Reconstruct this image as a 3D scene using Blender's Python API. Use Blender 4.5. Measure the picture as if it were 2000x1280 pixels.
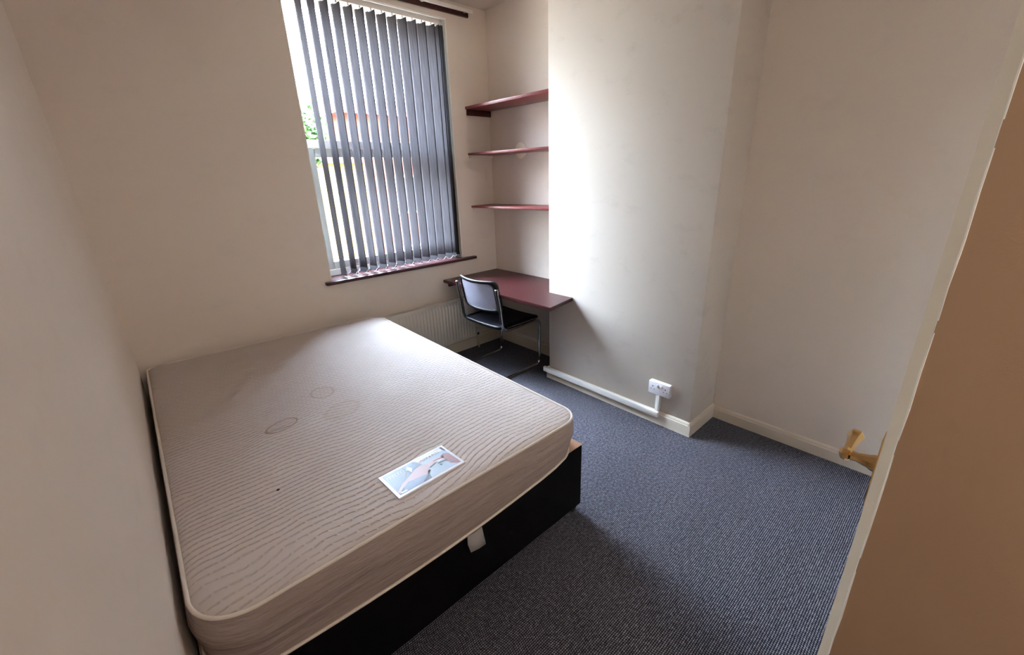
import bpy, bmesh, math, random
from mathutils import Vector, Matrix
random.seed(7)
for o in list(bpy.data.objects): bpy.data.objects.remove(o)
sc = bpy.context.scene
COL = sc.collection
R = math.radians

# ------------------------------------------------------------------ camera
F, PITCH, ROLL, HEAD = 819.0, R(19.73), R(-2.05), R(41.57)
fw = Vector((math.sin(HEAD)*math.cos(PITCH), math.cos(HEAD)*math.cos(PITCH), -math.sin(PITCH)))
r0 = Vector((math.cos(HEAD), -math.sin(HEAD), 0)); u0 = r0.cross(fw)
rt = math.cos(ROLL)*r0 + math.sin(ROLL)*u0
up = rt.cross(fw)
cd = bpy.data.cameras.new('camera'); cam = bpy.data.objects.new('camera', cd); COL.objects.link(cam)
m = Matrix((rt, up, -fw)).transposed().to_4x4(); m.translation = Vector((0, 0, 1.6)); cam.matrix_world = m
cd.sensor_width = 36; cd.lens = F/2000*36; cd.clip_start = 0.01; cd.clip_end = 300
sc.camera = cam

# ------------------------------------------------------------------ sky, lamps, exposure
w = bpy.data.worlds.new('sky'); sc.world = w; w.use_nodes = True
wn = w.node_tree.nodes; bg = wn['Background']
bg.inputs[1].default_value = 30.0
# overcast sky: dimmer and whiter towards the horizon, bluer and brighter overhead
tcw = wn.new('ShaderNodeTexCoord'); sx = wn.new('ShaderNodeSeparateXYZ'); rw = wn.new('ShaderNodeValToRGB')
w.node_tree.links.new(tcw.outputs['Generated'], sx.inputs[0]); w.node_tree.links.new(sx.outputs[2], rw.inputs[0]); w.node_tree.links.new(rw.outputs[0], bg.inputs[0])
er = rw.color_ramp.elements; er[0].position = 0.0; er[0].color = (.15, .15, .155, 1); er[1].position = .75; er[1].color = (.93, 1.12, 1.42, 1)
e3 = er.new(.25); e3.color = (.31, .335, .37, 1)
sc.view_settings.view_transform = 'Standard'; sc.view_settings.look = 'None'
sc.view_settings.exposure = 1.80; sc.view_settings.gamma = 1.0
try: sc.view_settings.use_curve_mapping = False
except Exception: pass
try:
    sc.cycles.max_bounces = 14; sc.cycles.diffuse_bounces = 8; sc.cycles.transparent_max_bounces = 16
    sc.cycles.sample_clamp_indirect = 6
except Exception: pass
ld = bpy.data.lights.new('hall_fill_light', 'AREA'); ld.shape = 'DISK'; ld.size = 0.45; ld.energy = 5.0; ld.color = (1.0, 0.93, 0.85)  # unseen fill lamp behind the camera, added to lift the dim side of the room
lo = bpy.data.objects.new('hall_fill_light', ld); COL.objects.link(lo); lo.location = (0.30, -1.05, 2.45)

# the sun behind thin cloud: very soft, coming in high through the window towards the chimney breast
sd_ = bpy.data.lights.new('veiled_sun', 'SUN'); sd_.energy = 0.7; sd_.angle = R(16); sd_.color = (.95, .98, 1.0)
so_ = bpy.data.objects.new('veiled_sun', sd_); COL.objects.link(so_)
so_.rotation_euler = Vector((.47, -.80, -.80)).to_track_quat('-Z', 'Y').to_euler(); so_.location = (-3, 9, 9)

# ------------------------------------------------------------------ dimensions (metres)
XL, XA, XB = -0.15, 2.674, 2.342         # left wall, alcove wall, chimney breast face
YW, YB1, YB2, YN = 3.214, 2.187, 0.980, 0.0   # window wall, breast ends, near wall
ZC = 2.91
WX0, WX1, WZ0, WZ1 = 1.053, 2.272, 0.90, 2.79   # window opening

# ------------------------------------------------------------------ helpers
def link(name, bm, mats, parent=None, smooth=False):
    me = bpy.data.meshes.new(name); bm.normal_update(); bm.to_mesh(me); bm.free()
    o = bpy.data.objects.new(name, me); COL.objects.link(o)
    for mt in (mats if isinstance(mats, (list, tuple)) else [mats]): me.materials.append(mt)
    if smooth:
        for p in me.polygons: p.use_smooth = True
    if parent: o.parent = parent
    return o
def sharp(o, ang=35):
    me = o.data
    for p in me.polygons: p.use_smooth = True
    b = bmesh.new(); b.from_mesh(me)
    for e in b.edges:
        if len(e.link_faces) == 2 and e.calc_face_angle(0) > R(ang): e.smooth = False
    b.to_mesh(me); b.free(); return o
def tag(o, label=None, cat=None, group=None, kind=None):
    if label: o['label'] = label
    if cat: o['category'] = cat
    if group: o['group'] = group
    if kind: o['kind'] = kind
    return o
def empty(name, loc=(0, 0, 0), rz=0):
    o = bpy.data.objects.new(name, None); COL.objects.link(o); o.location = loc; o.rotation_euler = (0, 0, rz)
    o.empty_display_size = 0.05; return o
def box(bm, x0, x1, y0, y1, z0, z1, mi=0, bev=0, seg=2):
    vs = [bm.verts.new(c) for c in ((x0,y0,z0),(x1,y0,z0),(x1,y1,z0),(x0,y1,z0),(x0,y0,z1),(x1,y0,z1),(x1,y1,z1),(x0,y1,z1))]
    fs = [bm.faces.new([vs[i] for i in q]) for q in ((0,3,2,1),(4,5,6,7),(0,1,5,4),(1,2,6,5),(2,3,7,6),(3,0,4,7))]
    for f in fs: f.material_index = mi
    if bev:
        es = list({e for f in fs for e in f.edges})
        r = bmesh.ops.bevel(bm, geom=es, offset=bev, segments=seg, affect='EDGES', profile=0.5)
        for f in r['faces']: f.material_index = mi
    return vs
def boxo(name, mat, b, parent=None, bev=0, seg=2):
    bm = bmesh.new(); box(bm, *b, bev=bev, seg=seg); o = link(name, bm, mat, parent)
    return sharp(o) if bev else o
def tube(bm, pts, r, n=12, closed=False, cap=True):
    pts = [Vector(p) for p in pts]; N = len(pts); rings = []
    rr = r if isinstance(r, (list, tuple)) else [r]*N
    nrm = None
    for i, p in enumerate(pts):
        if closed: t = (pts[(i+1) % N]-pts[i-1]).normalized()
        else: t = (pts[min(i+1, N-1)]-pts[max(i-1, 0)]).normalized()
        if nrm is None:
            a = Vector((0, 0, 1)) if abs(t.z) < 0.9 else Vector((1, 0, 0)); nrm = t.cross(a).normalized()
        else:
            nrm = (nrm-t*nrm.dot(t)).normalized()
        b = t.cross(nrm)
        rings.append([bm.verts.new(p+(nrm*math.cos(2*math.pi*k/n)+b*math.sin(2*math.pi*k/n))*rr[i]) for k in range(n)])
    for i in range(N if closed else N-1):
        A, B = rings[i], rings[(i+1) % N]
        for k in range(n): bm.faces.new((A[k], A[(k+1) % n], B[(k+1) % n], B[k]))
    if cap and not closed:
        bm.faces.new(rings[0][::-1]); bm.faces.new(rings[-1])
def fillet(pts, r, n=8, closed=False):
    """round the corners of a polyline"""
    pts = [Vector(p) for p in pts]; out = []; N = len(pts)
    for i, p in enumerate(pts):
        if not closed and i in (0, N-1): out.append(p); continue
        a, b = pts[i-1], pts[(i+1) % N]; rr = r[i] if isinstance(r, (list, tuple)) else r
        da, db = (a-p), (b-p); rr = min(rr, da.length*0.49, db.length*0.49)
        p0, p1 = p+da.normalized()*rr, p+db.normalized()*rr
        for k in range(n+1):
            t = k/n; out.append((1-t)**2*p0+2*t*(1-t)*p+t*t*p1)
    return out
def lathe(bm, prof, n, mtx):
    rings = []
    for (h, r) in prof: rings.append([bm.verts.new(mtx @ Vector((r*math.cos(2*math.pi*(k+.5)/n), r*math.sin(2*math.pi*(k+.5)/n), h))) for k in range(n)])
    for A, B in zip(rings, rings[1:]):
        for k in range(n): bm.faces.new((A[k], A[(k+1) % n], B[(k+1) % n], B[k]))
    bm.faces.new(rings[0][::-1]); bm.faces.new(rings[-1])

# ------------------------------------------------------------------ materials
def srgb(r, g, b):
    f = lambda c: (c/255/12.92) if c/255 <= 0.04045 else ((c/255+0.055)/1.055)**2.4
    return (f(r), f(g), f(b), 1)
class Mat:
    def __init__(s, name, col=(.8,.8,.8,1), rough=.6, metal=0, spec=.5):
        s.m = bpy.data.materials.new(name); s.m.use_nodes = True; s.t = s.m.node_tree; s.n = s.t.nodes; s.b = s.n['Principled BSDF']
        s.b.inputs['Base Color'].default_value = col; s.b.inputs['Roughness'].default_value = rough
        s.b.inputs['Metallic'].default_value = metal; s.b.inputs['Specular IOR Level'].default_value = spec
        s.col = col; s.co = None
    def coord(s, which='Object'):
        if not s.co: s.co = s.n.new('ShaderNodeTexCoord')
        return s.co.outputs[which]
    def mapping(s, scale=(1,1,1), loc=(0,0,0), rot=(0,0,0), src=None):
        mp = s.n.new('ShaderNodeMapping'); mp.inputs['Scale'].default_value = scale; mp.inputs['Location'].default_value = loc; mp.inputs['Rotation'].default_value = rot
        s.t.links.new(src or s.coord(), mp.inputs[0]); return mp.outputs[0]
    def noise(s, scale, detail=3, rough=.5, vec=None, dist=0):
        nd = s.n.new('ShaderNodeTexNoise'); nd.inputs['Scale'].default_value = scale; nd.inputs['Detail'].default_value = detail
        nd.inputs['Roughness'].default_value = rough; nd.inputs['Distortion'].default_value = dist
        s.t.links.new(vec or s.coord(), nd.inputs['Vector']); return nd.outputs['Fac']
    def ramp(s, fac, stops):
        r = s.n.new('ShaderNodeValToRGB'); e = r.color_ramp.elements
        while len(e) < len(stops): e.new(0.5)
        for el, (p, c) in zip(e, stops): el.position = p; el.color = c
        s.t.links.new(fac, r.inputs[0]); return r.outputs[0]
    def math(s, op, a, b=None, c=None):
        nd = s.n.new('ShaderNodeMath'); nd.operation = op
        for i, v in enumerate((a, b, c)):
            if v is None: continue
            if isinstance(v, (int, float)): nd.inputs[i].default_value = v
            else: s.t.links.new(v, nd.inputs[i])
        return nd.outputs[0]
    def mix(s, fac, a, b, mode='MIX'):
        nd = s.n.new('ShaderNodeMix'); nd.data_type = 'RGBA'; nd.blend_type = mode
        for i, v in ((0, fac), (6, a), (7, b)):
            if isinstance(v, (int, float)): nd.inputs[i].default_value = v
            elif isinstance(v, tuple): nd.inputs[i].default_value = v
            else: s.t.links.new(v, nd.inputs[i])
        return nd.outputs[2]
    def sep(s, src):
        nd = s.n.new('ShaderNodeSeparateXYZ'); s.t.links.new(src, nd.inputs[0]); return nd.outputs
    def color(s, c): s.t.links.new(c, s.b.inputs['Base Color']); return s
    def bump(s, h, strength=.3, dist=.002):
        nd = s.n.new('ShaderNodeBump'); nd.inputs['Strength'].default_value = strength; nd.inputs['Distance'].default_value = dist
        s.t.links.new(h, nd.inputs['Height'])
        prev = s.b.inputs['Normal']
        if prev.links: s.t.links.new(prev.links[0].from_socket, nd.inputs['Normal'])
        s.t.links.new(nd.outputs[0], prev); return s

def paint_wall(name, c1, c2, marks=0.0):
    M = Mat(name, c1, .62, spec=.35)
    big = M.noise(1.3, 4, .55)
    c = M.mix(M.math('MULTIPLY', big, .8), c1, c2)
    if marks:   # grey scuffs and little chips
        sc1 = M.ramp(M.noise(5.5, 6, .65, M.mapping((1, 1, 1.6))), [(0.56, (0,0,0,1)), (0.85, (1,1,1,1))])
        c = M.mix(M.math('MULTIPLY', sc1, marks*.35), c, srgb(150, 140, 128))
        v = M.n.new('ShaderNodeTexVoronoi'); v.inputs['Scale'].default_value = 5.0; M.t.links.new(M.coord(), v.inputs['Vector'])
        dot = M.math('LESS_THAN', v.outputs['Distance'], 0.012)
        c = M.mix(M.math('MULTIPLY', dot, marks), c, srgb(120, 100, 84))
    M.color(c)
    M.bump(M.noise(7, 4, .5), .2, .004)
    M.bump(M.noise(230, 3, .6), .22, .0012)
    return M.m
M_wall = paint_wall('cream_emulsion', srgb(229, 218, 207), srgb(221, 209, 197), .35)
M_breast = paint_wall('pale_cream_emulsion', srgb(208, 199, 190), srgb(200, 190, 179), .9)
M_ceil = paint_wall('ceiling_paint', srgb(226, 218, 210), srgb(220, 212, 202))
M_reveal = paint_wall('tan_hall_wall', srgb(166, 138, 112), srgb(154, 128, 104))  # wall colour set darker and browner than the other walls
def gloss_cream(name, c=srgb(220, 208, 192), rough=.35):
    M = Mat(name, c, rough); M.color(M.mix(M.math('MULTIPLY', M.noise(4, 4, .6), .5), c, tuple(v*.86 for v in c[:3])+(1,)))
    M.bump(M.noise(60, 3), .12, .001); return M.m
M_skirt = gloss_cream('cream_gloss_woodwork')
M_door = gloss_cream('door_edge_paint', srgb(222, 208, 184), .4)
M_white = gloss_cream('white_gloss', srgb(240, 238, 232), .3)
M_rad = gloss_cream('radiator_enamel', srgb(222, 216, 206), .35)
M_upvc = Mat('white_upvc', srgb(236, 238, 240), .28).m
M_sash = Mat('grey_white_sash', srgb(186, 190, 190), .35).m
M_plastic = Mat('white_plastic', srgb(238, 236, 232), .35).m
M_socket = Mat('socket_face_plastic', srgb(222, 218, 224), .4).m
M_dark = Mat('dark_hole', (.01, .01, .01, 1), .7).m
M_brown_seam = Mat('brown_seam', srgb(60, 45, 35), .9).m

def mahogany(name, c1, c2, rough):
    M = Mat(name, c1, rough, spec=.3)
    n = M.noise(3.0, 6, .6, M.mapping((14, 1.2, 14)), .6)
    c = M.mix(n, c1, c2)
    wear = M.ramp(M.noise(9, 5, .7), [(.62, (0,0,0,1)), (.75, (1,1,1,1))])
    c = M.mix(M.math('MULTIPLY', wear, .25), c, srgb(150, 92, 84))
    M.color(c); M.bump(n, .15, .001); return M.m
M_mahog = mahogany('red_mahogany_gloss', srgb(66, 27, 28), srgb(48, 19, 20), .34)
M_mahog2 = mahogany('worn_mahogany_gloss', srgb(134, 62, 60), srgb(96, 38, 40), .32)

# carpet: fine ribs along X broken into loops, blue and black yarn
M = Mat('ribbed_blue_carpet', (.1,.1,.1,1), .95, spec=.12)
x, y, z = M.sep(M.coord())
wob = M.math('MULTIPLY', M.noise(6, 2), .006)
yy = M.math('ADD', y, wob)
rib = M.math('ABSOLUTE', M.math('SINE', M.math('MULTIPLY', yy, math.pi/.0075)))
row = M.math('FLOOR', M.math('DIVIDE', yy, .0075))
off = M.math('MULTIPLY', M.math('SINE', M.math('MULTIPLY', row, 12.9)), 3.0)
loop = M.math('ABSOLUTE', M.math('SINE', M.math('ADD', M.math('MULTIPLY', x, math.pi/.0085), off)))
h = M.math('MULTIPLY', rib, M.math('ADD', M.math('MULTIPLY', loop, .65), .35))
fl = M.noise(260, 3, .7)
fk = M.math('SUBTRACT', M.noise(120, 2, .8), .5)
hh = M.math('ADD', M.math('ADD', M.math('MULTIPLY', h, .75), M.math('MULTIPLY', fl, .4)), M.math('MULTIPLY', fk, .55))
c = M.ramp(hh, [(0.12, srgb(7, 7, 11)), (.42, srgb(50, 48, 60)), (.9, srgb(182, 180, 192))])
patch = M.noise(1.4, 3, .5)
c = M.mix(M.math('MULTIPLY', patch, .35), c, srgb(58, 58, 70))
vor = M.n.new('ShaderNodeTexVoronoi'); vor.inputs['Scale'].default_value = 5.5; M.t.links.new(M.coord(), vor.inputs['Vector'])
c = M.mix(M.math('LESS_THAN', vor.outputs['Distance'], .028), c, srgb(14, 14, 18))
fz = M.ramp(M.noise(75, 3, .75), [(.38, srgb(120, 120, 132)), (.5, srgb(188, 188, 188)), (.64, srgb(255, 255, 255))])
c = M.mix(.75, c, fz, 'MULTIPLY')
M.color(c); M.bump(hh, .8, .004); M_carpet = M.m

# mattress ticking with woven dashed rows running across, stains and marks
def ticking(top):
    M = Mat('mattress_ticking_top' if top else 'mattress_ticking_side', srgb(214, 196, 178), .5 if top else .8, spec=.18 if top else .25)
    x, y, z = M.sep(M.coord())
    if top:
        nz = M.noise(1.5, 2, .5); nz2 = M.noise(8, 2, .5)
        v = M.math('ADD', M.math('ADD', y, M.math('MULTIPLY', nz, .26)), M.math('MULTIPLY', nz2, .03))
        P = .023
        k = M.math('DIVIDE', v, P)
        fr = M.math('FRACT', k); row = M.math('FLOOR', k)
        line = M.math('SUBTRACT', 1, M.math('MULTIPLY', M.math('ABSOLUTE', M.math('SUBTRACT', fr, .5)), 6.0))
        line = M.math('MAXIMUM', line, 0)
        u = M.math('ADD', M.math('DIVIDE', x, .036), M.math('MULTIPLY', M.math('FRACT', M.math('MULTIPLY', row, .377)), 1.0))
        dash = M.math('SMOOTH_MIN', M.math('MULTIPLY', M.math('ABSOLUTE', M.math('SUBTRACT', M.math('FRACT', u), .5)), 5.5), 1.0, .2)
        d = M.math('MULTIPLY', line, M.math('MINIMUM', dash, 1.0))
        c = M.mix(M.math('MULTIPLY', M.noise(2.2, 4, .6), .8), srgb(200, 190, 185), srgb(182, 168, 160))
        c = M.mix(M.math('MULTIPLY', d, .23), c, srgb(158, 134, 116))
        def ring(cx, cy, rx, ry, rot, wdt, colr, amt, fillamt=0):
            mp = M.n.new('ShaderNodeMapping'); mp.vector_type = 'TEXTURE'; mp.inputs['Location'].default_value = (cx, cy, 0); mp.inputs['Rotation'].default_value = (0, 0, rot)
            mp.inputs['Scale'].default_value = (rx, ry, 1e3); M.t.links.new(M.coord(), mp.inputs[0])
            ln = M.n.new('ShaderNodeVectorMath'); ln.operation = 'LENGTH'
            sx = M.n.new('ShaderNodeVectorMath'); sx.operation = 'MULTIPLY'; sx.inputs[1].default_value = (1, 1, 0); M.t.links.new(mp.outputs[0], sx.inputs[0]); M.t.links.new(sx.outputs[0], ln.inputs[0])
            dd = M.math('ADD', ln.outputs['Value'], M.math('MULTIPLY', M.math('SUBTRACT', M.noise(11, 3), .5), .5))
            rg = M.math('MAXIMUM', M.math('SUBTRACT', 1, M.math('DIVIDE', M.math('ABSOLUTE', M.math('SUBTRACT', dd, 1)), wdt)), 0)
            ins = M.math('MULTIPLY', M.math('LESS_THAN', dd, 1), fillamt)
            return M.mix(M.math('MAXIMUM', M.math('MULTIPLY', rg, amt), ins), c, colr)
        c = ring(.296, 1.885, .066, .042, .35, .12, srgb(140, 112, 84), .8, .12)
        c = ring(.535, 2.075, .050, .060, .2, .18, srgb(160, 134, 108), .55, .08)
        c = ring(.545, 1.835, .085, .062, .3, .25, srgb(172, 150, 128), .42, .14)
        c = ring(.168, 1.451, .0045, .0045, 0, .5, srgb(40, 28, 24), 1, 1)
        M.color(c); M.bump(M.math('SUBTRACT', 1, d), .9, .004); M.bump(M.noise(4.5, 3, .5), .45, .012)
        M.bump(M.noise(400, 2), .15, .0008)
        rr = M.math('ADD', .52, M.math('MULTIPLY', M.noise(5, 3), .2)); M.t.links.new(rr, M.b.inputs['Roughness'])
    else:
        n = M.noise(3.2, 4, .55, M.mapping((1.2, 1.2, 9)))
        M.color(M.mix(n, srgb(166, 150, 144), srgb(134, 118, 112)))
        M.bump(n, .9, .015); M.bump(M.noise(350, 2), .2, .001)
    return M.m
M_tick, M_tick2 = ticking(True), ticking(False)
M_pipe = Mat('cream_piping', srgb(212, 200, 188), .6).m
M = Mat('black_bed_fabric', srgb(13, 12, 14), .9, spec=.08); M.bump(M.noise(500, 2), .4, .001); M_base = M.m
M = Mat('tan_base_top_fabric', srgb(168, 132, 106), .85); M.bump(M.noise(300, 2), .3, .001); M_tan = M.m

# metals
M_chrome = Mat('chrome', (.62, .62, .62, 1), .16, 1).m
M = Mat('brass', srgb(214, 178, 122), .13, 1); M.bump(M.noise(40, 2), .08, .001); M_brass = M.m
M_black = Mat('black_lacquer', srgb(14, 13, 16), .45, spec=.3).m
M = Mat('black_vinyl', srgb(30, 28, 38), .42); M.bump(M.noise(180, 3), .25, .001); M_vinyl = M.m
M = Mat('grey_woven_cane', srgb(150, 148, 162), .6)
xx, yv, zz = M.sep(M.coord())
wv = M.math('MULTIPLY', M.math('ABSOLUTE', M.math('SINE', M.math('MULTIPLY', yv, math.pi/.007))), M.math('ABSOLUTE', M.math('SINE', M.math('MULTIPLY', zz, math.pi/.0085))))
M.color(M.ramp(wv, [(.04, srgb(70, 68, 84)), (.35, srgb(148, 146, 162)), (1, srgb(170, 168, 184))])); M.bump(wv, .5, .002); M_cane = M.m

# blind fabric: grey, lets some light through
def vane_mat():
    m = bpy.data.materials.new('grey_blind_fabric'); m.use_nodes = True; t = m.node_tree; n = t.nodes
    for q in list(n): n.remove(q)
    out = n.new('ShaderNodeOutputMaterial'); d = n.new('ShaderNodeBsdfDiffuse'); tr = n.new('ShaderNodeBsdfTranslucent'); mx = n.new('ShaderNodeMixShader')
    co = n.new('ShaderNodeTexCoord'); mp = n.new('ShaderNodeMapping'); mp.inputs['Scale'].default_value = (1, 1, .04); nz = n.new('ShaderNodeTexNoise'); nz.inputs['Scale'].default_value = 160
    t.links.new(co.outputs['Object'], mp.inputs[0]); t.links.new(mp.outputs[0], nz.inputs['Vector'])
    r = n.new('ShaderNodeValToRGB'); r.color_ramp.elements[0].position = .3; r.color_ramp.elements[0].color = srgb(78, 75, 79); r.color_ramp.elements[1].position = .7; r.color_ramp.elements[1].color = srgb(97, 94, 98)
    t.links.new(nz.outputs['Fac'], r.inputs[0]); t.links.new(r.outputs[0], d.inputs[0]); t.links.new(r.outputs[0], tr.inputs[0])
    mx.inputs[0].default_value = .24; t.links.new(d.outputs[0], mx.inputs[1]); t.links.new(tr.outputs[0], mx.inputs[2]); t.links.new(mx.outputs[0], out.inputs[0]); return m
M_vane = vane_mat()
def glass_mat():
    m = bpy.data.materials.new('window_glass'); m.use_nodes = True; t = m.node_tree; n = t.nodes
    for q in list(n): n.remove(q)
    out = n.new('ShaderNodeOutputMaterial'); a = n.new('ShaderNodeBsdfTransparent'); a.inputs[0].default_value = (.97, .99, .985, 1)
    g = n.new('ShaderNodeBsdfGlossy'); g.inputs['Roughness'].default_value = 0.02; f = n.new('ShaderNodeLayerWeight'); f.inputs[0].default_value = .5; mx = n.new('ShaderNodeMixShader')
    pw = n.new('ShaderNodeMath'); pw.operation = 'POWER'; pw.inputs[1].default_value = 5; ad = n.new('ShaderNodeMath'); ad.operation = 'MULTIPLY_ADD'; ad.inputs[1].default_value = .9; ad.inputs[2].default_value = .03
    t.links.new(f.outputs['Facing'], pw.inputs[0]); t.links.new(pw.outputs[0], ad.inputs[0]); t.links.new(ad.outputs[0], mx.inputs[0]); t.links.new(a.outputs[0], mx.inputs[1]); t.links.new(g.outputs[0], mx.inputs[2]); t.links.new(mx.outputs[0], out.inputs[0]); return m
M_glass = glass_mat()

# ------------------------------------------------------------------ room shell
def struct(name, mat, boxes, bev=0):
    bm = bmesh.new()
    for b in boxes: box(bm, *b, bev=bev)
    o = link(name, bm, mat); o['kind'] = 'structure'
    return sharp(o) if bev else o
HY = -1.7                      # far end of the hall behind the doorway
struct('floor', M_carpet, [(XL-.1, XA+.1, HY-.1, YW+.1, -.1, 0)])
struct('ceiling', M_ceil, [(XL-.1, XA+.1, HY-.1, YW+.35, ZC, ZC+.1)])
struct('wall_left', M_wall, [(XL-.1, XL, HY, YW, 0, ZC)])
struct('wall_back', M_wall, [(XL-.1, WX0, YW, YW+.27, 0, ZC), (WX1, XA+.1, YW, YW+.27, 0, ZC), (WX0, WX1, YW, YW+.27, 0, WZ0), (WX0, WX1, YW, YW+.27, WZ1, ZC)])
struct('wall_right', M_wall, [(XA, XA+.1, YB1, YW, 0, ZC), (XA+.012, XA+.1, YN, YB2, 0, ZC)])
o = struct('wall_chimney', M_breast, [(XB, XA+.1, YB2, YB1, 0, ZC)], bev=.004)
struct('wall_near', M_wall, [(.952, XA+.1, -.12, -.002, 0, ZC)])
struct('wall_hall_right', M_reveal, [(.90, .95, HY, .0168, 0, ZC)])
struct('wall_hall_end', M_wall, [(XL-.1, .95, HY-.1, HY, 0, ZC)])

# skirting boards with a rounded top
def skirt(name, p0, p1, n, z1=.096, th=.016, mat=M_skirt):
    """board from p0 to p1 on a wall whose inward normal is n"""
    prof = [(0, 0), (th, 0), (th, z1-.022), (th*.75, z1-.016), (th*.75, z1-.010), (th*.45, z1-.002), (0, z1)]
    bm = bmesh.new(); A = [bm.verts.new((p0[0]+n[0]*a, p0[1]+n[1]*a, b)) for a, b in prof]; B = [bm.verts.new((p1[0]+n[0]*a, p1[1]+n[1]*a, b)) for a, b in prof]
    L = len(prof)
    for k in range(L): bm.faces.new((A[k], A[(k+1) % L], B[(k+1) % L], B[k]))
    bm.faces.new(A[::-1]); bm.faces.new(B); bmesh.ops.recalc_face_normals(bm, faces=bm.faces)
    o = link(name, bm, mat); o['kind'] = 'structure'; return o
skirt('baseboard_back', (XL, YW), (XA, YW), (0, -1), .12)
skirt('baseboard_alcove', (XA, YB1), (XA, YW), (-1, 0), .12)
skirt('baseboard_chimney', (XB, YB2), (XB, YB1), (-1, 0))
skirt('baseboard_chimney_side', (XB-.016, YB2), (XA+.012, YB2), (0, -1))
skirt('baseboard_chimney_return', (XB-.016, YB1), (XA, YB1), (0, 1), .105)
skirt('baseboard_right', (XA+.012, YN), (XA+.012, YB2), (-1, 0), .085)

# ------------------------------------------------------------------ window
win = boxo('window_1', M_upvc, (WX0, WX1, 3.395, 3.45, WZ0, WZ0+.055)); win['kind'] = 'structure'
bm = bmesh.new()
for b in ((WX0, WX0+.032, 3.385, 3.45, WZ0+.055, WZ1), (WX1-.035, WX1, 3.385, 3.45, WZ0+.055, WZ1), (WX0+.032, WX1-.035, 3.385, 3.45, WZ1-.05, WZ1), (WX0+.032, WX1-.035, 3.385, 3.45, 1.845, 1.90)): box(bm, *b, bev=.004)
sharp(link('window_frame', bm, M_upvc, win))
bm = bmesh.new(); x0, x1, z0, z1 = WX0+.034, WX1-.037, WZ0+.058, 1.843
for b in ((x0, x0+.075, 3.40, 3.445, z0, z1), (x1-.075, x1, 3.40, 3.445, z0, z1), (x0+.075, x1-.075, 3.40, 3.445, z0, z0+.06), (x0+.075, x1-.075, 3.40, 3.445, z1-.06, z1)): box(bm, *b, bev=.006)
sharp(link('lower_sash', bm, M_sash, win))
boxo('pane', M_glass, (x0+.075, x1-.075, 3.421, 3.425, z0+.06, z1-.06), win)
boxo('pane', M_glass, (WX0+.032, WX1-.035, 3.421, 3.425, 1.90, WZ1-.05), win)
bm = bmesh.new(); box(bm, 1.003, 2.402, 3.170, 3.2135, .886, .911, bev=.005); box(bm, WX0+.001, WX1-.001, 3.212, 3.394, .9005, .911)
tag(sharp(link('window_sill', bm, M_mahog)), 'dark red wooden window board under the vertical blind', 'window sill')

for nm, a, b in (('trim_1', WX1-.010, WX1-.0004), ('trim_2', WX0+.0004, WX0+.006)):
    struct(nm, M_white, [(a, b, YW+.002, 3.384, .9115, WZ1-.001)])
struct('trim_3', M_white, [(WX0+.0065, WX1-.0105, YW+.002, YW+.02, WZ1-.012, WZ1-.0005)])
# ------------------------------------------------------------------ vertical blind
bl = empty('vertical_blind', (0, 0, 0)); tag(bl, 'grey fabric vertical blind hanging in the window recess', 'blind')
boxo('headrail', M_plastic, (WX0+.01, WX1-.004, 3.255, 3.297, 2.752, 2.789), bl, .003)
YV = 3.277; PIT = .082; W2 = .0452
vx = [1.178+PIT*i for i in range(13)] + [2.206, 2.228, 2.246]
angs = [6, 9] + [16.5+0.6*i+random.uniform(-1.2, 1.2) for i in range(11)] + [14, 8, 3]
ztop, zbot = 2.742, .925
low = []
for i, (x, a) in enumerate(zip(vx, angs)):
    bm = bmesh.new(); a = R(a); n = 6; tw = R(random.uniform(-2, 2)); rows = []
    for j in range(13):
        z = zbot+(ztop-zbot)*j/12; aa = a+tw*(1-j/12); row = []
        for k in range(n+1):
            s = -1+2*k/n; bow = .004*(1-s*s)
            X = s*W2*(-math.sin(aa))+bow*math.cos(aa); Y = s*W2*math.cos(aa)+bow*math.sin(aa)
            row.append(bm.verts.new((X, Y, z)))
        rows.append(row)
    for A, B in zip(rows, rows[1:]):
        for k in range(n): bm.faces.new((A[k], A[k+1], B[k+1], B[k]))
    v = link('vane', bm, M_vane, bl, smooth=True); v.location = (x, YV, 0)
    v.modifiers.new('s', 'SOLIDIFY').thickness = .0006
    # hanger clip and weighted hem pocket
    bm = bmesh.new(); box(bm, -.006, .006, -.016, .016, ztop-.004, ztop+.012); box(bm, -.003, .003, -.003, .003, ztop+.010, 2.753)
    h = link('hanger', bm, M_plastic, v)
    bm = bmesh.new()
    ca, sa = math.cos(a+tw), math.sin(a+tw)
    for side in (-1, 1):
        q = []
        for (s, z) in ((-1, zbot-.001), (1, zbot-.001), (1, zbot+.036), (-1, zbot+.036)):
            X = s*W2*.97*(-sa)+ca*(.0045 if side > 0 else -.0005); Y = s*W2*.97*ca+sa*(.0045 if side > 0 else -.0005)
            q.append(bm.verts.new((X, Y, z)))
        bm.faces.new(q if side > 0 else q[::-1])
    link('hem_weight', bm, M_vane, v)
    low.append(((x-sa*-W2, YV-W2*ca), (x-sa*W2, YV+W2*ca)))
for e in (0, 1):
    bm = bmesh.new()
    for (p, q) in zip(low, low[1:]):
        a, b = Vector((*p[e], zbot+.018)), Vector((*q[e], zbot+.018)); L = (b-a).length
        pts = []
        for k in range(9):
            t = k/8; pt = a.lerp(b, t); pt.z -= (.028 if L > .05 else .012)*4*t*(1-t); pts.append(pt)
        tube(bm, pts, .0016, 6)
    link('bead_chain', bm, M_plastic, bl, smooth=True)

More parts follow.
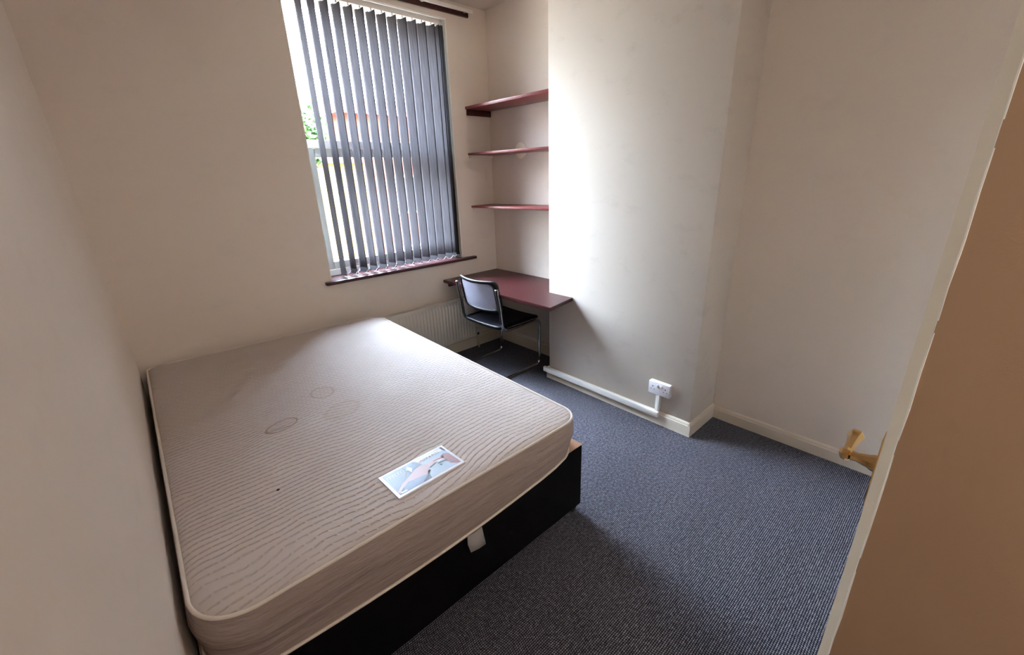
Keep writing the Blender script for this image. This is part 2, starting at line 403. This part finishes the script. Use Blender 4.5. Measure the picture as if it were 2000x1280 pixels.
# ------------------------------------------------------------------ curtain batten and rail above the window
tag(boxo('pelmet_batten', M_mahog, (.60, 2.483, 3.194, 3.2135, 2.823, 2.861), bev=.002), 'dark red wooden batten fixed on the wall above the window', 'batten')
bm = bmesh.new(); box(bm, .55, 2.497, 3.150, 3.168, 2.842, 2.866, bev=.002)
for x in (.7, 1.15, 1.6, 2.05, 2.44): box(bm, x-.008, x+.008, 3.166, 3.1935, 2.846, 2.86)
tag(sharp(link('curtain_rail', bm, M_white)), 'white curtain rail in front of the dark batten near the ceiling', 'curtain rail')

# ------------------------------------------------------------------ alcove shelves
def shelf(z, label, dz=0, th=.02, bh=.05, bmat=M_mahog):
    e = empty('wall_shelf', (XA, 2.7, z)); tag(e, label, 'shelf', 'alcove shelves')
    bm = bmesh.new(); vs = box(bm, 2.404-XA, -.0005, YB1+.001-2.7, YW-.0005-2.7, -th, 0, bev=.003)
    for v in bm.verts: v.co.z += dz*(YW-2.7-v.co.y)
    sharp(link('shelf_board', bm, M_mahog2, e))
    boxo('bracket_batten', bmat, (2.415-XA, -.0006, YW-.02-2.7, YW-.0006-2.7, -th-bh, -th-.0003), e, .002)
    return e
shelf(2.178, 'red wooden alcove shelf, topmost of the three, with thick dark end batten', -.012, .022, .046)
shelf(1.812, 'red wooden alcove shelf in the middle, with the round cover plate above it', -.012, .018, .022, M_wall)
shelf(1.366, 'red wooden alcove shelf, lowest of the three, nearest above the desk', .006, .018, .018, M_wall)
bm = bmesh.new(); lathe(bm, [(0, .066), (.006, .066), (.010, .060), (.010, .02), (.007, .0)][:4], 40, Matrix.Translation((XA-.0005, 2.815, 1.812)) @ Matrix.Rotation(-math.pi/2, 4, 'Y'))
tag(sharp(link('cover_plate', bm, Mat('cover_cream', srgb(240, 228, 206), .4).m)), 'round cream cover plate on the alcove wall above the middle shelf', 'cover plate')

# ------------------------------------------------------------------ desk
de = empty('wall_desk', (2.36, 2.6, .74)); tag(de, 'dark red wooden desk top fitted into the alcove beside the window', 'desk')
bm = bmesh.new()
out = [(2.040, 1.892), (2.3415, 1.945), (2.3415, YB1+.0008), (XA-.0006, YB1+.0008), (XA-.0006, YW-.0006), (2.032, YW-.0006)]
A = [bm.verts.new((px-2.36, py-2.6, 0)) for px, py in out]; B = [bm.verts.new((px-2.36, py-2.6, -.026)) for px, py in out]
bm.faces.new(A); bm.faces.new(B[::-1])
for k in range(6): bm.faces.new((A[k], B[k], B[(k+1) % 6], A[(k+1) % 6]))
bmesh.ops.recalc_face_normals(bm, faces=bm.faces)
bmesh.ops.bevel(bm, geom=list(bm.edges), offset=.003, segments=2, affect='EDGES')
sharp(link('desk_top', bm, M_mahog, de))
boxo('support_batten', M_mahog, (2.08-2.36, XA-.0006-2.36, YW-.022-2.6, YW-.0006-2.6, -.07, -.0263), de, .002)
boxo('support_batten', M_mahog, (XA-.022-2.36, XA-.0006-2.36, YB1+.02-2.6, YW-.024-2.6, -.07, -.0263), de, .002)

# ------------------------------------------------------------------ radiator
ra = empty('radiator', (1.84, 3.15, 0)); tag(ra, 'cream ribbed panel radiator under the window beside the bed', 'radiator')
bm = bmesh.new(); X0, X1, yb, yf = 1.375-1.84, 2.312-1.84, .028, -.026
N = 28; nz = [(.135, 0), (.158, 0), (.172, 1), (.50, 1), (.514, 0), (.532, 0)]
cols = []
for i in range(N*4+1):
    t = i/(N*4); px = X0+.012+(X1-X0-.024)*t; ph = (i % 4); rib = (0, .5, 1, .5)[ph]
    cols.append([bm.verts.new((px, yf-.016*rib*f+.008, z)) for z, f in nz])
for a, b in zip(cols, cols[1:]):
    for k in range(len(nz)-1): bm.faces.new((a[k], b[k], b[k+1], a[k+1]))
sharp(link('front_panel', bm, M_rad, ra), 60)
bm = bmesh.new(); box(bm, X0+.01, X1-.01, .018, yb, .135, .532); box(bm, X0, X0+.012, yf, yb, .133, .545, bev=.002); box(bm, X1-.012, X1, yf, yb, .133, .545, bev=.002)
link('side_casing', bm, M_rad, ra)
bm = bmesh.new(); box(bm, X0, X1, yf, yf+.008, .530, .552); box(bm, X0, X1, yb-.008, yb, .530, .552)
for i in range(60):
    px = X0+.006+(X1-X0-.02)*i/59; box(bm, px, px+.005, yf+.008, yb-.008, .544, .5505)
link('top_grille', bm, M_rad, ra)
bm = bmesh.new(); tube(bm, fillet([(X1-.001, 0, .165), (X1+.03, 0, .165), (X1+.03, 0, .003)], .012, 5), .0075, 12); link('pipe', bm, M_skirt, ra, smooth=True)
bm = bmesh.new(); lathe(bm, [(0, .012), (.004, .015), (.03, .014), (.034, .010)], 16, Matrix.Translation((X1+.03, 0, .172))); v = link('valve_cap', bm, M_plastic, ra, smooth=False)
bm = bmesh.new(); lathe(bm, [(0, .011), (.022, .011)], 8, Matrix.Translation((X1+.03, 0, .14))); link('valve_nut', bm, M_dark, ra)
boxo('wall_bracket', M_rad, (X0+.15, X0+.19, yb, YW-3.15-.0006, .2, .48), ra); boxo('wall_bracket', M_rad, (X1-.19, X1-.15, yb, YW-3.15-.0006, .2, .48), ra)

# ------------------------------------------------------------------ socket and trunking
so = empty('double_socket', (XB, 1.185, .27)); tag(so, 'white double wall socket low on the chimney breast', 'socket')
bm = bmesh.new(); box(bm, -.028, -.0006, -.073, .073, -.043, .043, bev=.003); sharp(link('back_box', bm, M_plastic, so))
boxo('face_plate', M_socket, (-.036, -.0283, -.074, .074, -.044, .044), so, .003)
for s in (-1, 1):
    bm = bmesh.new(); box(bm, -.0415, -.0363, -.006, .006, -.010, .010, bev=.0015); r = sharp(link('rocker_switch', bm, M_plastic, so)); r.location = (0, s*.012+.000, .020)
    bm = bmesh.new(); c0 = s*.044
    box(bm, -.0366, -.0361, c0-.0028, c0+.0028, .006, .015); box(bm, -.0366, -.0361, c0-.0145, c0-.0080, -.012, -.0075); box(bm, -.0366, -.0361, c0+.008, c0+.0145, -.012, -.0075)
    link('pin_holes', bm, M_dark, so)
bm = bmesh.new()
box(bm, XB-.042, XB-.0166, 1.176, YB1+.032, .062, .102, bev=.003); 
tr_h = sharp(link('cable_trunking', bm, M_plastic)); tag(tr_h, 'white plastic cable trunking along the chimney breast skirting up to the socket', 'trunking')
boxo('riser', M_plastic, (XB-.030, XB-.0006, 1.178, 1.206, .1025, .2265), tr_h, .002)
# ------------------------------------------------------------------ divan bed base and mattress
bs = empty('divan_bed_base', (.6, 2.06, 0)); tag(bs, 'low black fabric divan base on castors under the mattress', 'bed base')
bx = lambda a, b: (a-.6, b-.6)
bm = bmesh.new(); box(bm, -.14-.6, 1.347-.6, 1.046-2.06, 3.085-2.06, .05, .397, bev=.008); sharp(link('base_box', bm, M_base, bs))
boxo('top_fabric', M_tan, (-.139-.6, 1.346-.6, 1.047-2.06, 3.084-2.06, .3975, .4015), bs, .0015)
for cx, cy in ((1.318, 1.078), (-.10, 1.078), (1.318, 3.03), (-.10, 3.03), (1.318, 2.05)):
    bm = bmesh.new(); lathe(bm, [(-.011, .015), (-.009, .021), (.009, .021), (.011, .015)], 20, Matrix.Translation((cx-.6, cy-2.06, .0215)) @ Matrix.Rotation(math.pi/2, 4, 'X'))
    box(bm, cx-.6-.012, cx-.6+.012, cy-2.06-.016, cy-2.06+.016, .040, .0505)
    sharp(link('castor', bm, M_black, bs))
MZ0, MZ1 = .4022, .600
cor = [(-.121, 1.030), (1.290, 1.018), (1.326, 3.110), (-.112, 3.190)]   # FL FR BR BL
rad = [.13, .09, .10, .06]
def outline(off=0, n=10):
    pts = []
    cx = sum(c[0] for c in cor)/4; cy = sum(c[1] for c in cor)/4
    P = [Vector((c[0]+(off if c[0] > cx else -off), c[1]+(off if c[1] > cy else -off), 0)) for c in cor]
    for i in range(4):
        p = P[i]; a = (P[i-1]-p).normalized(); b = (P[(i+1) % 4]-p).normalized(); r = max(rad[i]+off, .02)
        pts += [(1-t)**2*(p+a*r)+2*t*(1-t)*(p+(a+b)*r*.12)+t*t*(p+b*r) for t in [k/n for k in range(n+1)]]
        nx = P[(i+1) % 4]; na = nx+(p-nx).normalized()*max(rad[(i+1) % 4]+off, .02); s = p+b*r
        pts += [s.lerp(na, k/14) for k in range(1, 14)]
    return pts
O = outline(); ctr = Vector((.605, 2.12, 0))
def ringv(bm, off, z, wav=0):
    Q = outline(off); return [bm.verts.new((q.x, q.y, z+wav*math.sin(q.x*9+q.y*7))) for q in Q]
bm = bmesh.new(); rings = []
c0 = bm.verts.new((ctr.x, ctr.y, MZ1+.002))
for sc_ in (.1, .25, .4, .55, .7, .82, .90, .95, .98, 1.0):
    rr = []
    for q in O:
        p = ctr.lerp(q, sc_); z = MZ1+.002*(1-sc_) - (.010 if sc_ == 1 else .004 if sc_ >= .98 else 0) + .0035*math.sin(p.x*5+1)*math.sin(p.y*4)*(1-sc_**4)
        rr.append(bm.verts.new((p.x, p.y, z)))
    rings.append(rr)
n = len(O)
for k in range(n): bm.faces.new((c0, rings[0][k], rings[0][(k+1) % n]))
prof = [(.004, MZ1-.022), (.014, MZ1-.045), (.018, MZ1-.075), (.014, MZ1-.11), (.010, MZ1-.145), (.008, MZ1-.175), (.006, MZ0+.010), (-.002, MZ0)]
def lower(q, z):
    """the border bellies over the front edge of the base and pulls back at the right-hand corner"""
    wz = (MZ1-z)/(MZ1-MZ0); x, y = q.x, q.y
    fr = max(0, 1-(y-1.0)/.22)
    y -= fr*.020*wz*math.sin(math.pi*min(max((x+.1)/1.35, 0), 1))
    k = max(0, (x-1.02)/.27)
    y += fr*.045*wz**1.5*k**2
    zz = z - (.026*wz**6*math.sin(math.pi*min(max((x+.25)/1.30, 0), 1)) if y < 1.040 and x < 1.05 else 0)
    return (x, y, zz)
for i, (a, b) in enumerate(prof):
    rings.append([bm.verts.new(lower(q, b+(.0015*math.sin(q.x*9+q.y*7) if i < 6 else 0))) for q in outline(a-.001)])
for A, B in zip(rings, rings[1:]):
    for k in range(n): bm.faces.new((A[k], B[k], B[(k+1) % n], A[(k+1) % n]))
cb = bm.verts.new((ctr.x, ctr.y, MZ0))
inn = [bm.verts.new((min(max(v.co.x, -.08), 1.26), max(v.co.y, 1.06), MZ0)) for v in rings[-1]]
for k in range(n): bm.faces.new((rings[-1][k], inn[k], inn[(k+1) % n], rings[-1][(k+1) % n])); bm.faces.new((cb, inn[(k+1) % n], inn[k]))
bmesh.ops.recalc_face_normals(bm, faces=bm.faces)
for f in bm.faces: f.material_index = 0 if f.calc_center_median().z > MZ1-.013 else 1
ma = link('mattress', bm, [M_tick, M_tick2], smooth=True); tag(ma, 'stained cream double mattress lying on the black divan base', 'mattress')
bm = bmesh.new(); tube(bm, [(q.x, q.y, MZ1-.008) for q in outline(.001)], .0055, 8, closed=True); link('piping', bm, M_pipe, ma, smooth=True)
bm = bmesh.new(); tube(bm, [lower(q, MZ0+.010) for q in outline(.008)], .0055, 8, closed=True); link('piping', bm, M_pipe, ma, smooth=True)
# hanging care tag under the edge
bm = bmesh.new()
g = [[(.640, 1.006, .378), (.636, 1.002, .346)], [(.672, 1.004, .378), (.672, .999, .334)], [(.706, 1.006, .378), (.709, 1.002, .342)]]
V = [[bm.verts.new(p) for p in r] for r in g]
L2 = [bm.verts.new((.640, .992, .314)), bm.verts.new((.675, .989, .309)), bm.verts.new((.711, .995, .300))]
for a in (0, 1):
    bm.faces.new((V[a][0], V[a+1][0], V[a+1][1], V[a][1])); bm.faces.new((V[a][1], V[a+1][1], L2[a+1], L2[a]))
t = link('care_tag', bm, Mat('tag_cloth', srgb(160, 156, 156), .8).m, ma, smooth=True); t.modifiers.new('s', 'SOLIDIFY').thickness = .0012
t['label'] = 'crumpled pale cloth care tag hanging from the mattress edge'

# printed label sewn on the mattress top
Q = [Vector((.446, 1.251, 0)), Vector((.716, 1.256, 0)), Vector((.722, 1.106, 0)), Vector((.451, 1.104, 0))]   # TL TR BR BL
def lp(u, v): return (Q[0].lerp(Q[1], u)).lerp(Q[3].lerp(Q[2], u), v)
ZL = MZ1+.0065
mats = [Mat('label_'+n_, srgb(*c_), .3, spec=.5).m for n_, c_ in (('white', (236, 236, 244)), ('slate_blue', (88, 104, 134)), ('light_blue', (178, 200, 222)), ('pink', (206, 178, 186)), ('mid_blue', (112, 136, 176)), ('dark', (54, 58, 74)), ('rose', (176, 134, 140)), ('pale', (206, 218, 234)))]
def multi(name, shapes, parent):
    bm = bmesh.new()
    for lvl, mi, pts in shapes:
        z0 = ZL+lvl*.00022; vs = [bm.verts.new((*lp(u, v).xy, z0)) for u, v in pts]; f = bm.faces.new(vs); f.material_index = mi; f.normal_update()
        if f.normal.z < 0: f.normal_flip()
    bmesh.ops.triangulate(bm, faces=bm.faces); return link(name, bm, mats, parent)
bm = bmesh.new(); c4 = [lp(u, v) for u, v in ((0, 0), (1, 0), (1, 1), (0, 1))]
A = [bm.verts.new((*p.xy, ZL)) for p in c4]; B = [bm.verts.new((*p.xy, MZ1-.002)) for p in c4]
bm.faces.new(A)
for k in range(4): bm.faces.new((A[k], B[k], B[(k+1) % 4], A[(k+1) % 4]))
bmesh.ops.recalc_face_normals(bm, faces=bm.faces)
lab = link('printed_label', bm, mats[0], ma); lab['label'] = 'white bordered label with a blue and pink printed picture'
multi('label_print', [
    (1, 1, [(.04, .07), (.50, .07), (.58, .40), (.50, .93), (.04, .93)]),
    (1, 2, [(.50, .07), (.965, .07), (.965, .93), (.50, .93), (.58, .40)]),
    (2, 4, [(.10, .93), (.16, .70), (.30, .62), (.47, .72), (.52, .80), (.40, .93)]),
    (3, 3, [(.04, .80), (.16, .62), (.30, .50), (.44, .36), (.56, .33), (.60, .45), (.57, .66), (.50, .76), (.36, .70), (.24, .66), (.10, .80), (.06, .90)]),
    (3, 4, [(.33, .12), (.40, .09), (.47, .12), (.48, .28), (.40, .36), (.34, .28)]),
    (4, 7, [(.35, .22), (.38, .14), (.42, .26), (.37, .42)]),
    (3, 5, [(.55, .62), (.58, .66), (.50, .82), (.40, .92), (.37, .92), (.49, .78)]),
    (3, 5, [(.36, .10), (.345, .30), (.26, .48), (.25, .47), (.33, .28)]),
    (4, 3, [(.57, .40), (.75, .36), (.86, .40), (.86, .52), (.74, .50), (.60, .56)]),
    (5, 5, [(.59, .56), (.74, .49), (.74, .52), (.60, .60)]),
    (4, 6, [(.83, .38), (.90, .34), (.955, .42), (.955, .74), (.90, .76), (.84, .66)]),
    (5, 0, [(.72, .46), (.86, .50), (.86, .56), (.71, .53)]),
    (6, 5, [(.70, .42), (.84, .44), (.84, .46), (.70, .44)]),
    (6, 5, [(.72, .57), (.85, .60), (.85, .63), (.72, .60)]),
    (5, 5, [(.72, .66), (.74, .64), (.755, .68), (.735, .71)]),
    (5, 6, [(.83, .75), (.96, .78), (.96, .93), (.93, .93)]),
    (5, 0, [(.53, .10), (.93, .10), (.93, .22), (.53, .24)]),
    (6, 5, [(.93, .07), (.965, .07), (.965, .28), (.95, .28)]),
    (5, 0, [(.07, .86), (.15, .86), (.15, .91), (.07, .91)]),
    (6, 7, [(.08, .74), (.14, .70), (.12, .78), (.085, .82)])], lab)
def ltext(s, u, v, size, mi, zlev):
    cu = bpy.data.curves.new('label_lettering', 'FONT'); cu.body = s; cu.size = size; cu.extrude = 0.00003
    o = bpy.data.objects.new('label_lettering', cu); COL.objects.link(o); p = lp(u, v); o.location = (p.x, p.y, ZL+zlev*.00022); o.parent = lab
    me = bpy.data.meshes.new_from_object(o); me.materials.clear(); me.materials.append(mats[mi]); q = bpy.data.objects.new('label_lettering', me); q.location = o.location.copy(); q.parent = lab
    bpy.data.objects.remove(o); COL.objects.link(q); return q
ltext('OTLEENE', .055, .27, .022, 7, 4)
ltext('UNZIP & ROLL', .545, .225, .014, 5, 7)

# ------------------------------------------------------------------ cantilever chair
ch = empty('cantilever_chair', (2.20, 2.66, 0), R(2)); tag(ch, 'chrome cantilever chair with black seat and grey woven back at the desk', 'chair')
HW = .247; ZS = .437   # tube half width, seat tube height ; local +X faces the alcove wall
xb, xf = -.175, .262
path = [(-.222, HW, .785), (-.190, HW, .62), (xb, HW, ZS), (xf, HW, ZS-.004), (xf-.008, HW, .0135), (-.26, HW, .0135),
        (-.26, -HW, .0135), (xf-.008, -HW, .0135), (xf, -HW, ZS-.004), (xb, -HW, ZS), (-.190, -HW, .62), (-.222, -HW, .785)]
pts = fillet(path, [0, .1, .07, .06, .05, .06, .06, .05, .06, .07, .1, 0], 8)
bm = bmesh.new(); tube(bm, pts, .0125, 14); sharp(link('tube_frame', bm, M_chrome, ch), 50)
for s in (-1, 1):
    bm = bmesh.new(); lathe(bm, [(-.002, .0128), (.006, .0128), (.010, .009), (.011, .004)], 14, Matrix.Translation((-.2222, s*HW, .785)) @ Matrix.Rotation(R(-11), 4, 'Y')); sharp(link('end_cap', bm, M_chrome, ch))
def padded(name, hw, hh, rad_, th, mat, frame_mat, fr, curve, M4, parent):
    """rounded rectangular frame with inner panel; local x width, y height, z thickness"""
    rr = fillet([(-hw, -hh, 0), (hw, -hh, 0), (hw, hh, 0), (-hw, hh, 0)], rad_, 8, closed=True)
    dense = []
    for i, p in enumerate(rr):
        q = rr[(i+1) % len(rr)]; k = max(1, int((q-p).length/.03)); dense += [p.lerp(q, j/k) for j in range(k)]
    rr = dense; n = len(rr)
    def P(p, s, z): x, y = p.x*s, p.y*s; return M4 @ Vector((x, y, z+curve(x, y)))
    bm = bmesh.new(); secs = []
    for (s, z) in ((1, -th*.6), (1.012, 0), (1, th*.6), (1-fr*.25, th), (1-fr, th*.7), (1-fr, -th*.7), (1-fr*.25, -th)): secs.append([bm.verts.new(P(p, s, z)) for p in rr])
    for a, b in zip(secs, secs[1:]+secs[:1]):
        for k in range(n): bm.faces.new((a[k], a[(k+1) % n], b[(k+1) % n], b[k]))
    bmesh.ops.recalc_face_normals(bm, faces=bm.faces)
    f = link(name+'_frame', bm, frame_mat, parent, smooth=True)
    bm = bmesh.new()
    for sgn in (1, -1):
        prev = None; c = bm.verts.new(P(Vector((0, 0, 0)), 1, sgn*th*.45))
        for s in (.2, .4, .6, .8, 1-fr+.005):
            ring = [bm.verts.new(P(p, s, sgn*th*.45)) for p in rr]
            for k in range(n):
                if prev: bm.faces.new((prev[k], prev[(k+1) % n], ring[(k+1) % n], ring[k]))
                else: bm.faces.new((c, ring[k], ring[(k+1) % n]))
            prev = ring
    bmesh.ops.recalc_face_normals(bm, faces=bm.faces)
    return f, link(name+'_panel', bm, mat, parent, smooth=True)
# seat (width along local y)
Ms = Matrix.Translation((.045, 0, .462)) @ Matrix.Rotation(R(90), 4, 'Z')
padded('seat', .237, .235, .06, .015, M_vinyl, M_black, .11, lambda x, y: -.010*max(0, 1-(x/.24)**2) - .02*max(0, (-y)/.235)**6, Ms, ch)
# backrest: tilted back, curved around the sitter; columns = (width, height, outward)
Mb = Matrix.Translation((-.196, 0, .715)) @ Matrix(((0, -.19, -.98, 0), (-1, 0, 0, 0), (0, .98, -.19, 0), (0, 0, 0, 1)))
padded('backrest', .234, .135, .055, .012, M_cane, M_black, .17, lambda x, y: .050*(1-(x/.232)**2)-.022, Mb, ch)

# ------------------------------------------------------------------ door leaf standing open, edge towards the camera
bm = bmesh.new()
prof = [(.9515, .001), (.9515, .0186), (.9640, .0362), (1.714, .0362), (1.714, .001)]
A = [bm.verts.new((a, b, .008)) for a, b in prof]; B = [bm.verts.new((a, b, 2.03)) for a, b in prof]
for k in range(5): bm.faces.new((A[k], A[(k+1) % 5], B[(k+1) % 5], B[k]))
bm.faces.new(A[::-1]); bm.faces.new(B); bmesh.ops.recalc_face_normals(bm, faces=bm.faces)
door = link('door_1', bm, M_door); door['kind'] = 'structure'
bp = boxo('back_plate', M_brass, (.967, 1.010, .0364, .0392, .955, 1.105), door, .001)
bm = bmesh.new()
lathe(bm, [(0, .0175), (.006, .0165), (.012, .0135), (.030, .0095), (.040, .0105), (.043, .013), (.048, .0145), (.055, .013), (.060, .006)], 8, Matrix.Translation((.998, .0392, 1.033)) @ Matrix.Rotation(-math.pi/2, 4, 'X'))
lathe(bm, [(.004, .009), (.012, .0075), (.020, .0085), (.045, .009), (.075, .0125), (.088, .016), (.096, .0145), (.101, .005)], 6, Matrix.Translation((.998, .0395+.048, 1.033)) @ Matrix.Rotation(math.pi/2, 4, 'Y'))
sharp(link('door_handle', bm, M_brass, door), 20)

# ------------------------------------------------------------------ outside: opposite brick house, hedge trees, ground
M = Mat('red_brick', srgb(176, 112, 84), .9)
br = M.n.new('ShaderNodeTexBrick'); br.inputs['Scale'].default_value = 4.4; br.inputs['Color1'].default_value = srgb(112, 56, 36); br.inputs['Color2'].default_value = srgb(98, 46, 31); br.inputs['Mortar'].default_value = srgb(104, 82, 68); br.inputs['Mortar Size'].default_value = .015
M.t.links.new(M.mapping((1, 1, 1), rot=(R(90), 0, 0)), br.inputs['Vector']); M.color(br.outputs['Color']); M_brick = M.m
M_roof = Mat('red_roof_tiles', srgb(110, 48, 38), .85).m
M_grass = Mat('garden_ground', srgb(104, 92, 76), .9).m
M = Mat('leaf_green', srgb(92, 134, 60), .7); M.color(M.mix(M.noise(3, 4), srgb(34, 66, 24), srgb(86, 118, 56))); M_leaf = M.m
M_trunk = Mat('bark', srgb(90, 74, 60), .9).m
g = boxo('ground', M_grass, (-14, 34, 3.7, 60, -2.9, -2.8)); g['kind'] = 'structure'
ho = empty('brick_house', (9, 14, -2.8)); tag(ho, 'red brick house seen in strips between the blind slats', 'house')
bm = bmesh.new(); box(bm, -3.2, 8, 0, 7, 0, 6.4); link('brick_wall', bm, M_brick, ho)
bm = bmesh.new(); vs = [bm.verts.new(p) for p in ((-3.5, -.3, 6.4), (8.3, -.3, 6.4), (8.3, 7.3, 6.4), (-3.5, 7.3, 6.4), (-2.2, 3.5, 7.5), (7.0, 3.5, 7.5))]
for q in ((0, 1, 5, 4), (2, 3, 4, 5), (3, 0, 4), (1, 2, 5), (0, 3, 2, 1)): bm.faces.new([vs[i] for i in q])
link('roof', bm, M_roof, ho)
for x, z in ((-1.8, 3.3), (1.4, 3.3), (4.6, 3.3), (-1.8, .9), (1.4, .9)):
    f = boxo('house_window', M_upvc, (x, x+1.1, -.05, 0.02, z, z+1.3), ho); boxo('house_pane', M_dark, (x+.08, x+1.02, -.06, -.051, z+.08, z+1.22), f)
def tree(x, y, h, r, label):
    e = empty('garden_tree', (x, y, -2.8)); tag(e, label, 'tree')
    bm = bmesh.new(); tube(bm, [(0, 0, 0), (.05, 0, h*.5), (0, .05, h*.8)], [.14, .1, .05], 8); link('trunk', bm, M_trunk, e)
    bm = bmesh.new()
    for i in range(2600):
        u = Vector((random.gauss(0, 1), random.gauss(0, 1), random.gauss(0, 1))).normalized()*r*(random.random()**.4)
        u.z *= 1.15; c = Vector((0, 0, h*.72))+u; s = random.uniform(.06, .12)
        a = Vector((random.gauss(0, 1), random.gauss(0, 1), random.gauss(0, 1))).normalized(); b = a.orthogonal().normalized()
        v = [bm.verts.new(c+p) for p in (a*s, b*s*.5, -a*s, -b*s*.5)]; bm.faces.new(v)
    link('foliage', bm, M_leaf, e)
tree(3.42, 10.6, 7.55, .62, 'leafy green tree outside, seen past the left end of the blind')

yh = empty('garden_annexe', (4.45, 12.0, -2.8)); tag(yh, 'pale yellow rendered building between the tree and the brick house', 'building')
bm = bmesh.new(); box(bm, 0, .9, 0, 1.4, 0, 4.9); link('rendered_wall', bm, Mat('yellow_render', srgb(146, 108, 46), .9).m, yh)
bm = bmesh.new(); box(bm, -.1, 1.0, -.1, 1.5, 4.9, 5.0); link('flat_roof', bm, M_roof, yh)

bm = bmesh.new(); tube(bm, [(.9005+.001*math.sin(i*1.7), .0165+.0006*math.sin(i*2.9), .02+i*.07) for i in range(42)], .0014, 6)
o = link('trim_4', bm, M_white, smooth=True); o['kind'] = 'structure'
